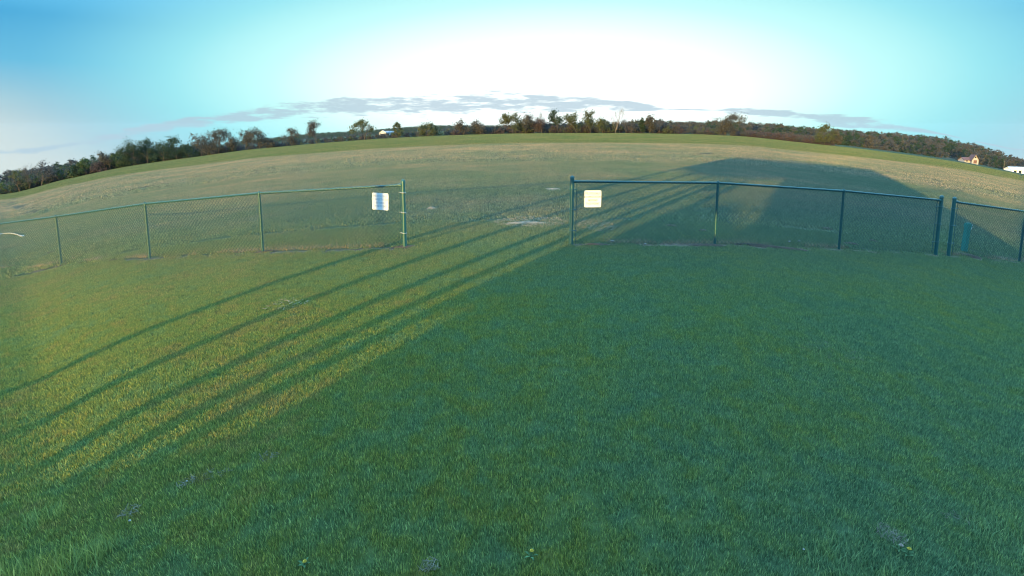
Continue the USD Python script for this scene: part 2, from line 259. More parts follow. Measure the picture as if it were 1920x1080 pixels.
for x, zt in ((-9.86, 2.75), (-8.3, 2.4), (-7.16, 2.2), (-6.47, 2.1), (-6.02, 2.1), (-5.2, 2.08)):
    part('post', bx(x - (.07 if x < -6 else .12), x + (.07 if x < -6 else .12), -2.145, -2.005, -1.3, zt - .02), WOOD, pav)

# ------------------------------------------------------------------ fence
GREEN = simple('green_vinyl', (0.005, 0.050, 0.052), 0.42, 0.45, (0.008, 0.062, 0.060), 0.05, 30); LINK = simple('green_wire', (0.006, 0.034, 0.034), 0.55, 0.3)
STEEL = simple('galvanised_steel', (0.24, 0.25, 0.24), 0.55, 0.4, (0.17, 0.18, 0.17), 0.1, 60, 0.3); WHITE = simple('white_sign_enamel', (0.50, 0.53, 0.56), 0.55, 0.3, (0.42, 0.44, 0.46), 0.02, 12); TAPE = simple('dull_white_rubber', (0.30, 0.31, 0.29), 0.7, 0.2, (0.22, 0.23, 0.21), 0.1, 20)
def link_panel(a, b, za, zb):
    """woven zigzag wires between two posts"""
    d = b - a; n = max(4, int(round(np.hypot(d[0], d[1]) / 0.042))); h0, h1 = 0.03, 1.222; rows = int((h1 - h0) / 0.042); ux = d[:2] / np.hypot(d[0], d[1]); nrm = np.array([ux[1], -ux[0]]); vs, fs, off = [], [], 0
    j = np.arange(rows + 1)
    for k in range(n):
        col = k + (j + k) % 2; t = col / n; p = np.column_stack([a[0] + d[0] * t, a[1] + d[1] * t, a[2] + d[2] * t + h0 + j * (h1 - h0) / rows]); s = np.where((j + k) % 2 == 0, 1, -1) * 0.003 * (1 if k % 2 else 1)
        p[:, :2] += nrm * (0.030 + s[:, None])
        r = 0.0036; th = np.arange(3) / 3 * 2 * np.pi; ring = np.stack([np.cos(th)[:, None] * np.r_[ux, 0][None] * r * 1.3 + np.sin(th)[:, None] * np.r_[nrm, 0][None] * r], 0)
        v = (p[:, None] + ring).reshape(-1, 3); i = np.arange(rows)[:, None] * 3; m = np.arange(3)[None]; m2 = (m + 1) % 3
        f = np.concatenate([np.stack([i + m, i + m2, i + 3 + m2], -1).reshape(-1, 3), np.stack([i + m, i + 3 + m2, i + 3 + m], -1).reshape(-1, 3)]); vs.append(v); fs.append(f + off); off += len(v)
    return trimesh.Trimesh(np.vstack(vs), np.vstack(fs), process=False)
def dome_post(P, r, h):
    q = [(-0.25, r), (h - 0.05, r), (h - 0.049, r * 1.14), (h - 0.015, r * 1.14), (h + 0.004, r * 0.85), (h + 0.014, r * 0.35)]
    return tube([P + [0, 0, zz] for zz, _ in q], [rr for _, rr in q], 14)
def fence(label, chain, ends, band_material):
    t = thing('chain_link_fence', label, 'fence')
    for i, P in enumerate(chain):
        part('terminal_post' if i in ends else 'line_post', dome_post(P, 0.036, 1.30) if i in ends else dome_post(P, 0.025, 1.235), GREEN, t, 40)
    for i, (a, b) in enumerate(zip(chain[:-1], chain[1:])):
        d = (b - a) / np.linalg.norm(b - a); ra = 0.037 if i in ends else 0.0; rb = 0.037 if i + 1 in ends else 0.0
        pa, pb = a + d * ra + [0, 0, 1.205], b - d * rb + [0, 0, 1.205]
        part('top_rail', tube([pa + (pb - pa) * k for k in np.linspace(0, 1, 5)], 0.0215, 12), GREEN, t, 40)
        tag(part('chain_link_mesh', link_panel(a + d * (ra + .04 if ra else 0.004), b - d * (rb + .04 if rb else 0.004), 0, 0), LINK, t), kind='stuff')
        L_ = np.linalg.norm(pb - pa); nr = np.array([d[1], -d[0], 0]); ties = []
        for k in np.arange(0.2, L_ - 0.1, 0.3):
            c = pa + (pb - pa) * (k / L_); th = np.linspace(0, 2 * np.pi, 9); ties.append(tube(np.array([c + nr * 0.024 * math.cos(x) + np.array([0, 0, 0.024 * math.sin(x)]) + d * 0.004 * x for x in th]), 0.0026, 4))
        tag(part('wire_ties', cat(ties), GREEN, t), kind='stuff')
    for e in ends:
        P = chain[e]; o = chain[e + 1] if e == 0 else chain[e - 1]; d = (o - P); d[2] = 0; d /= np.linalg.norm(d); nr = np.array([d[1], -d[0], 0])
        part('tension_bar', tube([P + d * 0.078 + nr * 0.028 + [0, 0, 0.06], P + d * 0.078 + nr * 0.028 + [0, 0, 1.19]], 0.007, 6), GREEN, t)
        for zz in (0.28, 0.68, 1.06):
            th = np.linspace(0, 2 * np.pi, 13); ring = tube(np.array([P + [0.041 * math.cos(x), 0.041 * math.sin(x), zz] for x in th]), 0.010, 6)
            arm = tube([P + d * 0.038 + nr * 0.02 + [0, 0, zz], P + d * 0.098 + nr * 0.034 + [0, 0, zz]], 0.011, 6); part('tension_band', cat([ring, arm]), band_material, t, 40)
        part('rail_end_cup', tube([P + d * 0.034 + [0, 0, 1.205], P + d * 0.10 + [0, 0, 1.205]], 0.028, 12), GREEN, t, 40)
    return t
fence('green chain link fence left of the gap, ending at a tall post by a sign', PL, [len(PL) - 1], STEEL)
fence('green chain link fence right of the gap, three panels between two thick end posts', PR, [0, len(PR) - 1], GREEN)
fence('short green chain link fence at the right edge with the green pedestal behind it', PF, [0], GREEN)

def fence_point(chain, px, py):
    r = ray(px, py); best = None
    for a, b in zip(chain[:-1], chain[1:]):
        for k in np.linspace(0, 1, 400):
            p = a + (b - a) * k; e = abs(p[0] / p[1] - r[0] / r[1])
            if best is None or e < best[0]: best = (e, p, b - a)
    _, p, d = best; return np.array([p[0], p[1], CAMZ + r[2] / r[1] * p[1]]), d
INKS = {'blue': simple('blue_sign_ink', (0.09, 0.15, 0.24), 0.5), 'grey': simple('faded_sign_ink', (0.10, 0.095, 0.085), 0.6)}
def sign(label, chain, px, py, tilt, ink, w):
    P, d = fence_point(chain, px, py); t = thing('sign', label, 'sign', P, math.degrees(math.atan2(d[1], d[0])), 'notice signs wired to the fence')
    rot = trimesh.transformations.rotation_matrix(math.radians(tilt), [0, 1, 0]); up = trimesh.transformations.rotation_matrix(np.pi / 2, [1, 0, 0])
    h = w / 2; pl = Polygon([(-h + .02, -h + .02), (h - .02, -h + .02), (h - .02, h - .02), (-h + .02, h - .02)]).buffer(0.02, quad_segs=6)
    m = trimesh.creation.extrude_polygon(pl, 0.004, engine='earcut'); m.apply_transform(up); m.apply_transform(rot); m.apply_translation([0, -0.062, 0]); part('panel', m, WHITE, t)
    for i, s in enumerate(('PILOTS ONLY', 'NO SPECTATORS', 'BEYOND', 'THIS POINT')):
        m = meshkit.text_mesh(s, 0.034, 0.001, ink == 'grey'); m.apply_scale([0.90 * w / .31, w / .31, 1]); m.apply_translation([-m.bounds[:, 0].mean(), 0.085 - i * 0.064, 0]); m.apply_transform(up); m.apply_transform(rot); m.apply_translation([0, -0.0665, 0]); part('lettering', m, INKS[ink], t)
    for sx in (-1, 1):
        for sz_ in (-1, 1):
            m = trimesh.creation.cylinder(0.006, 0.004, sections=8); m.apply_transform(up); m.apply_translation([sx * (h - .022), -0.068, sz_ * (h - .022)]); m.apply_transform(rot); part('bolt', m, STEEL, t)
sign('white square notice sign beside the tall end post of the left fence, lettering dark blue', PL, 716, 377, 2.0, 'blue', 0.325)
sign('white square notice sign near the end post of the right fence, lettering faded pale', PR, 1110.5, 372, 0.0, 'grey', 0.315)

# green pedestal behind the right fence
P = hit(1819.5, 478); P = on(P[0], P[1] + 0.2)
ped = thing('utility_pedestal', 'slim green square pedestal with a white tag, behind the right edge fence', 'pedestal', P, 12)
def tilted(m, a=3.0): m.apply_transform(trimesh.transformations.rotation_matrix(math.radians(a), [0, 1, 0])); return m
PED = simple('green_plastic', (0.012, 0.13, 0.11), 0.5, 0.4, (0.016, 0.16, 0.13), 0.1, 12)
part('housing', tilted(cat([bx(-.048, .048, -.045, .045, -.15, .60), bx(-.052, .052, -.049, .049, .60, .615)])), PED, ped); part('cap', tilted(cat([bx(-.056, .056, -.053, .053, .616, .69), bx(-.04, .04, -.037, .037, .69, .705)])), PED, ped)
part('door', tilted(bx(-.036, .036, -.051, -.046, .05, .56)), PED, ped); part('white_tag', tilted(cat([bx(.057, .070, -.05, .02, .56, .67), bx(.071, .083, -.03, .01, .60, .64)])), WHITE, ped)

# ------------------------------------------------------------------ bare and dry patches in the grass
STRAW = simple('straw', (0.17, 0.125, 0.078), 0.8, 0.2, (0.28, 0.215, 0.15), 0.2, 20); DULL = simple('dull_straw', (0.075, 0.07, 0.055), 0.9, 0.1, (0.13, 0.12, 0.10), 0.2, 30); PALE = simple('pale_dry_soil', (0.13, 0.095, 0.062), 0.95, 0.1, (0.23, 0.175, 0.125), 0.5, 9); DARK = simple('dark_soil', (0.030, 0.026, 0.022), 0.95, 0.1, (0.07, 0.058, 0.045), 0.8, 25)
def mound(px, py, w, d, h, rng, rough=0.35, n=(26, 14)):
    """a low ragged patch of soil on the ground, w wide and d deep"""
    c = hit(px, py); u = np.linspace(0, 1, n[1]); a = np.linspace(0, 2 * np.pi, n[0], endpoint=False); A_, U_ = np.meshgrid(a, u); ed = 1 + rough * (meshkit.fbm(np.stack([np.cos(A_) * 1.6 + px, np.sin(A_) * 1.6 + py, 0 * A_], -1)) - .5) * 2
    x = c[0] + np.cos(A_) * U_ * ed * w / 2; y = c[1] + np.sin(A_) * U_ * ed * d / 2
    z = ground_z(x, y) + 0.004 + h * (1 - U_ ** 2) * (0.55 + 0.9 * meshkit.fbm(np.stack([x * 9, y * 9, 0 * x], -1), 3)) - 0.012 * U_ ** 3
    i = np.arange(n[1] - 1)[:, None] * n[0]; j = np.arange(n[0])[None]; k = (j + 1) % n[0]; q = np.stack([i + j, i + n[0] + j, i + n[0] + k, i + k], -1).reshape(-1, 4); return np.stack([x, y, z], -1).reshape(-1, 3), q
def straws(px, py, w, d, n, h, rng, length=0.05, flat=0.75):
    wid = 0.0011 if py > 600 else 0.003
    c = hit(px, py); ms = []
    r = np.sqrt(rng.random(n)); a = rng.uniform(0, 2 * np.pi, n); X_ = c[0] + r * np.cos(a) * w / 2; Y_ = c[1] + r * np.sin(a) * d / 2; Z_ = ground_z(X_, Y_) + h * rng.uniform(0.3, 1.1, n)
    b = rng.uniform(0, 2 * np.pi, n); L_ = length * rng.uniform(.4, 1.2, n); el = rng.normal(0, 1 - flat, n); dv = np.stack([np.cos(b) * np.cos(el), np.sin(b) * np.cos(el), np.sin(el)], 1) * L_[:, None] / 2; sd = np.stack([-np.sin(b), np.cos(b), rng.normal(0, .5, n)], 1) * wid
    p = np.stack([X_, Y_, Z_], 1); v = np.stack([p - dv - sd, p - dv + sd, p + dv + sd, p + dv - sd], 1).reshape(-1, 3); k = np.arange(n)[:, None] * 4; return v, np.concatenate([k + [0, 1, 2], k + [0, 2, 3]])
for px, py, w, d, n_, lb in [(995, 417, 1.7, 1.5, 1300, 'pale dry grass patch behind the gap between the fences'), (1118, 424, 0.85, 1.6, 700, 'pale dry grass patch seen through the mesh below the right sign'), (243, 962, 0.13, 0.12, 40, 'small grey clump of dead straw in the lower left lawn'),
                           (350, 908, 0.12, 0.12, 45, 'loose dead straws on the lower left lawn above the grey clump'), (1672, 1006, 0.16, 0.16, 90, 'brown dead straw patch by the dandelions at lower right'), (500, 858, 0.16, 0.1, 30, 'few pale straws lying on the shaded lawn'),
                           (410, 890, 0.2, 0.1, 35, 'thin line of dead straws on the shaded lawn, left of centre'), (805, 1065, 0.10, 0.09, 40, 'dark straw scrap at the bottom edge of the lawn'), (1555, 662, .7, .5, 120, 'faint worn patch with straw on the right lawn'), (540, 573, .6, .5, 60, 'brownish worn spot between the shadow stripes'), (1800, 975, .2, .1, 22, 'few dull straws on the right foreground lawn')]:
    tag(part('dry_grass_patch', straws(px, py, w, d, n_, 0.043 if py < 600 else 0.024, R), STRAW if py < 600 else DULL), lb, 'dry grass', kind='stuff')
for px, py, w, d, lb in [(1037, 355.5, 0.72, 0.62, 'pale bare strip in the field above the left of the right fence'), (809, 392, 0.36, 0.3, 'thin pale bare mark in the field right of the left fence post'), (985, 419.5, 1.1, 0.28, 'pale bare streak crossing the dry patch in the gap')]:
    tag(part('bare_patch', mound(px, py, w, d, 0.055, R, 0.25), PALE, smooth=True), lb, 'bare ground', kind='stuff')
for px, py, w, d, lb in [(759, 463.5, 0.55, 0.22, 'dark bare soil round the end post of the left fence'), (493, 472.5, 0.55, 0.16, 'dark soil at the foot of the first line post from the left gap'), (1120, 459.5, 0.6, 0.14, 'dark soil streak under the right fence next to its end post'), (1325, 460.5, 0.95, 0.20, 'dark soil along the bottom of the right fence at its first line post'),
                           (1440, 463, 1.6, 0.16, 'long dark soil line under the second panel of the right fence'), (1549, 428.5, .34, .3, 'small dark divot in the shadow behind the right fence'), (1258, 424, .4, .16, 'tiny dark hollow behind the first right panel'), (1317, 433, .22, .14, 'dark nick in the turf left of the first right line post'), (1596, 458, .4, .2, 'dark low spot behind the third right panel'), (1637, 452, .22, .2, 'small dark low spot right of the second right line post'),
                           (1815, 479, .75, .35, 'dark bare soil round the green pedestal'), (93, 475, .55, .4, 'dark hollow in the field behind the far left panel')]:
    tag(part('soil_patch', mound(px, py, w, d, 0.035, R, 0.5), DARK, smooth=True), lb, 'soil', kind='stuff')
# untrimmed dry strip along the foot of each fence
def verge(label, chain, n, rng):
    vs, fs, off = [], [], 0; P_ = np.array(chain); sl = np.linalg.norm(np.diff(P_, axis=0), axis=1); u = rng.random(n) * sl.sum(); i = np.minimum(np.searchsorted(np.cumsum(sl), u), len(sl) - 1); t = rng.random(n)
    x = P_[i, 0] + (P_[i + 1, 0] - P_[i, 0]) * t; y = P_[i, 1] + (P_[i + 1, 1] - P_[i, 1]) * t + np.abs(rng.normal(0, .16, n)) + .05; keep = meshkit.noise(np.column_stack([x * 1.4, y * 1.4, 0 * x])) > .38; x, y = x[keep], y[keep]; m = len(x)
    v, f, tone = blades(.001, m, .065, .006, rng, 1.3); v = v.reshape(-1, 5, 3); v[..., 0] += x[:, None]; v[..., 1] += y[:, None]; v[..., 2] += ground_z(x, y)[:, None]; tag(part('dry_verge', (v.reshape(-1, 3), f), STRAW), label, 'dry grass', kind='stuff')
verge('pale dry grass along the foot of the left fence', PL, 5200, R); verge('pale dry grass along the foot of the three panel right fence', PR, 3400, R); verge('pale dry grass along the foot of the short fence at the right edge', PF, 2000, R)
# pale hose-like worn curve at the left edge of the field
pts = [hit(px, py, .05) for px, py in [(-40, 446), (-15, 441), (5, 438), (18, 437), (28, 438.5), (35, 440.5), (40, 442.5)]]
t = thing('white_hose', 'white curved hose end lying in the field at the left edge', 'hose'); part('tube', tube(pts, 0.022, 8), TAPE, t, 40); m = trimesh.creation.icosphere(2, 0.075); m.apply_scale([1.1, 1.1, .6]); m.apply_translation(pts[-1] + [0.03, 0, 0.0]); part('end_piece', m, TAPE, t, 60)

# tall tuft, weeds and pebbles of the foreground
def clump(px, py, w, d, n, h, rng):
    c = hit(px, py); v, f, tone = blades(1.0, n, h, 0.0045, rng, 0.8); k = v.reshape(-1, 5, 3); b = k[:, :1, :2].copy(); keep = (np.linalg.norm(b[:, 0], axis=1) < .5); off = np.zeros_like(k); off[..., :2] = b * ([w - 1, d - 1]); k = k + off
    k[..., 0] += c[0]; k[..., 1] += c[1]; k[..., 2] += ground_z(k[:, :1, 0], k[:, :1, 1]); k = k[keep]; kk = np.arange(len(k))[:, None] * 5; return k.reshape(-1, 3), np.concatenate([kk + [0, 1, 3], kk + [0, 3, 2], kk + [2, 3, 4]]), tone.reshape(-1, 5)[keep].ravel()
for px, py, w, d, n_, h, lb in [(95, 1078, 0.60, 0.22, 520, 0.115, 'taller pale tuft of grass in the bottom left corner'), (85, 972, .22, .2, 260, .07, 'small bright green tuft in the lower left lawn'), (195, 1030, .2, .16, 260, .065, 'bright green tuft right of the tall pale tuft'), (1600, 1060, .5, .3, 330, .07, 'longer grass tuft at bottom right'), (1880, 1000, .5, .5, 420, .075, 'longer grass along the right foreground edge'), (450, 965, .4, .3, 300, .062, 'light green tuft in the left foreground lawn')]:
    v, f, tn = clump(px, py, w, d, n_, h, R); m = part('grass_tuft', (v, f), BLADE); UsdGeom.PrimvarsAPI(m).CreatePrimvar('tone', Sdf.ValueTypeNames.FloatArray, 'vertex').Set(Vt.FloatArray.FromNumpy(np.clip(tn * .5 + .45, 0, .97).astype(np.float32))); tag(m, lb, 'grass tuft', kind='stuff')
YEL = simple('dandelion_yellow', (0.32, 0.24, 0.03), 0.7, 0.2); LEAF = simple('weed_leaf', (0.030, 0.066, 0.030), 0.8, 0.1, (0.042, 0.085, 0.034), 0.2, 40); FLUFF = simple('seed_fluff', (0.24, 0.2, 0.17), 0.9, 0.1)
def dandelion(px, py, label, head, s=1.0):
    c = hit(px, py, 0.05); c = on(c[0], c[1]); t = thing('dandelion', label, 'dandelion', c, 0); rng = np.random.default_rng(int(px))
    st = tube([[0, 0, 0], [0.004, 0.002, .03], [0.006, 0.0, .046 * s]], 0.0016, 6); part('stem', st, LEAF, t)
    vs = []
    for k in range(36):
        a = k * 2.4; r = 0.002 + 0.010 * (k / 36) ** .5; v = np.array([[0, -.002, 0], [0, .002, 0], [r, .0022, .004], [r, -.0022, .004]]); m = trimesh.Trimesh(v, [[0, 1, 2], [0, 2, 3]], process=False); m.apply_transform(trimesh.transformations.rotation_matrix(a, [0, 0, 1])); m.apply_translation([.006, 0,   .046 * s + .008 * (1 - k / 36)]); vs.append(m)
    core = trimesh.creation.icosphere(2, .006); core.apply_scale([1, 1, .6]); core.apply_translation([.006, 0, .048 * s]); part('flower', cat(vs + [core]), head, t)
    for k in range(5):
        a = k * 1.26 + rng.uniform(-.2, .2); l = rng.uniform(.03, .05); xs = np.linspace(0, l, 7); wd_ = .005 * np.sin(np.linspace(.25, np.pi, 7)) * (1 + .4 * (np.arange(7) % 2)); zz = .02 * np.sin(np.linspace(0, 2.2, 7)) + .008
        v = np.concatenate([np.column_stack([xs, -wd_, zz]), np.column_stack([xs, wd_, zz])]); f = [[i, i + 1, i + 8] for i in range(6)] + [[i, i + 8, i + 7] for i in range(6)]; m = trimesh.Trimesh(v, f, process=False); m.apply_transform(trimesh.transformations.rotation_matrix(a, [0, 0, 1])); part('leaf', m, LEAF, t)
dandelion(995, 1031, 'yellow dandelion in the grass at the bottom centre', YEL, .9); dandelion(1703, 1029, 'yellow dandelion at the lower right beside a faded one', YEL); dandelion(1688, 1021, 'faded pinkish dandelion head left of the yellow one at lower right', FLUFF, .9); dandelion(569, 1048, 'small yellow green weed at the bottom left of centre', YEL, .7)
PEB = simple('pebble_stone', (0.20, 0.20, 0.18), 0.8, 0.2, (0.14, 0.14, 0.13), 0.2, 60)
for px, py, r, lb in [(243, 976, .007, 'small pale pebble below the grey straw clump'), (350, 902, .006, 'tiny white pebble by the loose straws at lower left'), (1507, 1030, .005, 'tiny pale pebble in the grass at the lower right'), (1148, 452, .03, 'white scrap behind the right fence near its end post'), (1480, 453, .025, 'first of two tiny white scraps behind the second right panel'), (1498, 452, .022, 'right one of two tiny white scraps behind the second right panel'), (1210, 457, .02, 'white speck in the grass behind the first right panel')]:
    c = hit(px, py, .035); m = trimesh.creation.icosphere(2, r); m.vertices *= (1 + .25 * (meshkit.noise(m.vertices / r * 1.3 + px)[:, None] - .5)); m.apply_scale([1.2, 1, .7]); m.apply_translation(c); tag(part('pebble', m, PEB, smooth=True), lb, 'pebble')

# ------------------------------------------------------------------ trees
def leaf_material(name, a, b, trans=0.25):
    n = {'g': ('geometry', {}), 'o': ('object_info', {}), 'n': ('noise_texture', {'scale': 0.5, 'detail': 3.0}), 'r': ('rgb_ramp', {'ramp': [(0.3, a), (0.7, b)]}), 'mx1': mth('multiply_add', b=0.25), 'd': ('principled_bsdf', {'roughness': 0.7, 'specular_ior_level': 0.15}), 't': ('translucent_bsdf', {}), 'm': ('mix_closure', {'fac': trans}),
         'rs': mth('multiply_add', b=0.45, c=0.05), 'n8': mth('multiply', b=0.55), 'ad': mth('add')}
    l = [('g.position', 'n.vector'), ('g.random_per_island', 'rs.value1'), ('n.fac', 'n8.value1'), ('n8.value', 'ad.value1'), ('rs.value', 'ad.value2'), ('ad.value', 'r.fac'), ('r.color', 'd.base_color'), ('r.color', 't.color'), ('d.BSDF', 'm.closure1'), ('t.BSDF', 'm.closure2')]
    return usdkit.material(stage, '/World/Looks/' + name, n, l, surface='m.closure')
LEAVES = {'dark': leaf_material('dark_leaves', (0.016, 0.032, 0.016), (0.05, 0.07, 0.03)), 'olive': leaf_material('olive_leaves', (0.045, 0.055, 0.022), (0.13, 0.12, 0.05)), 'brown': leaf_material('budding_leaves', (0.044, 0.042, 0.034), (0.105, 0.096, 0.070)),
          'red': leaf_material('reddish_twigs', (0.050, 0.036, 0.034), (0.100, 0.070, 0.062)), 'grey': leaf_material('grey_twigs', (0.042, 0.042, 0.042), (0.095, 0.090, 0.084)), 'green': leaf_material('spring_leaves', (0.03, 0.055, 0.018), (0.085, 0.10, 0.03))}
BARK = simple('bark', (0.045, 0.036, 0.030), 0.9, 0.1, (0.085, 0.07, 0.058), 0.5, 3); PBARK = simple('pale_bark', (0.085, 0.072, 0.064), 0.9, 0.1, (0.14, 0.12, 0.105), 0.4, 3)
def limbs(h, spread, rng, levels=3, base=None, first=0.25, r0=None, up=0.55, kids=(3, 5)):
    """tapered trunk and branches; returns the mesh and the tips' points"""
    ms, tips = [], []; r0 = r0 or h * 0.014
    def grow(p, d, ln, r, lev):
        k = 5; pts = [p]; dd = d.copy()
        for _ in range(k - 1):
            dd = dd + rng.normal(0, .11, 3) + np.array([0, 0, .05 if lev else 0.0]); dd /= np.linalg.norm(dd); pts.append(pts[-1] + dd * ln / (k - 1))
        ms.append(tube(pts, np.linspace(r, r * (.55 if lev < levels else .25), k), 6 if lev == 0 else (4 if lev == 1 else 3), False))
        if lev >= levels: tips.append(pts[-1]); tips.append(pts[2]); return
        for i in range(rng.integers(*kids) + (2 if lev == 0 else 0)):
            t = rng.uniform(first if lev == 0 else .3, 1.0); q = np.array(pts[min(k - 1, int(t * (k - 1) + .5))]); a = rng.uniform(0, 2 * np.pi); nd = dd * up + np.array([math.cos(a) * spread, math.sin(a) * spread, rng.uniform(.0, .5)]); nd /= np.linalg.norm(nd)
            grow(q, nd, ln * rng.uniform(.48, .7) * (1 if lev else .95), r * .45, lev + 1)
        grow(np.array(pts[-1]), dd, ln * .5, r * .55, lev + 1)
    grow(np.zeros(3) - [0, 0, .3], np.array([rng.normal(0, .04), rng.normal(0, .04), 1.0]), h * .55, r0, 0)
    m = cat(ms); s = h / max(m.bounds[1, 2], .1); m.apply_scale(s); return m, np.array(tips) * s
def sprays(centres, n, rad, size, rng):
    """n leaf-cluster faces gathered about the centres"""
    c = centres[rng.integers(0, len(centres), n)]; p = c + rng.normal(0, 1, (n, 3)) * rad * rng.uniform(.3, 1, (n, 1)); a = rng.normal(0, 1, (n, 3)); a /= np.linalg.norm(a, axis=1, keepdims=True); b = np.cross(a, rng.normal(0, 1, (n, 3))); b /= np.linalg.norm(b, axis=1, keepdims=True); s = size * rng.uniform(.5, 1.3, (n, 1))
    v = np.stack([p - a * s * .5, p + b * s * .32, p + a * s * .5, p - b * s * .32], 1).reshape(-1, 3); k = np.arange(n)[:, None] * 4; return v, np.concatenate([k + [0, 1, 2], k + [0, 2, 3]])
def lobes(h, w, rng, n, zlo=.25, zhi=.95, top=0.75):
    """clump centres filling an uneven crown, h high and w wide"""
    out = []
    while len(out) < n:
        t = rng.uniform(zlo, zhi); u = (t - zlo) / (zhi - zlo); half = w / 2 * (math.sin(math.pi * min(1, .18 + .82 * u) ** top) ** .6) * rng.uniform(.35, 1.0) ** .6; a = rng.uniform(0, 2 * np.pi); out.append([half * math.cos(a), half * math.sin(a), t * h])
    return np.array(out)
TREES = []
def tree(name, label, cat_, px, top, w, kind, leaf, Y=225.0, group=None, dens=1.0, base_px=None):
    rng = np.random.default_rng(int(px * 7 + top)); P = at_depth(px, Y); d = ray(px, top); zt = CAMZ + d[2] / d[1] * Y; h = max(1.5, zt - P[2]); W = 1.14 * w / F * Y
    t = thing(name, label, cat_, P, 0, group); pale = kind == 'bare_pale'
    if kind in ('dense', 'bush'):
        m, tips = limbs(h * .8, .7, rng, 2); m.apply_scale([W / max(np.ptp(m.bounds[:, 0]), .1) * .7] * 2 + [1]); part('trunk', m, BARK, t)
        c = lobes(h * .96, W * .86, rng, int(26 * dens), .08 if kind == 'bush' else .16, .97, .9); part('crown', sprays(c, int(2100 * dens), W * .075 + .12, .42, rng), LEAVES[leaf], t)
    elif kind == 'umbrella':
        m, tips = limbs(h * .85, 1.1, rng, 3, first=.5); m.apply_scale([W / max(np.ptp(m.bounds[:, 0]), .1) * .85] * 2 + [1]); part('trunk', m, BARK, t)
        c = lobes(h * .97, W * .9, rng, 34, .42, .97, .55); part('crown', sprays(c, 2400, W * .06, .45, rng), LEAVES[leaf], t)
    else:
        m, tips = limbs(h, .55 if pale else .8, rng, 4 if pale else 3, first=.22, up=.7 if pale else .55); k = W / max(np.ptp(m.bounds[:, 0]), .1); m.apply_scale([k, k, 1]); tips = tips * [k, k, 1]; part('trunk', m, PBARK if pale else BARK, t)
        tw = kind in ('bare', 'bare_pale'); part('crown', sprays(tips, int((900 if tw else 1700) * dens), .42 if tw else .6 + W * .04, .22 if tw else .46, rng), LEAVES[leaf], t)
    return t
G = 'trees along the far edge of the field'
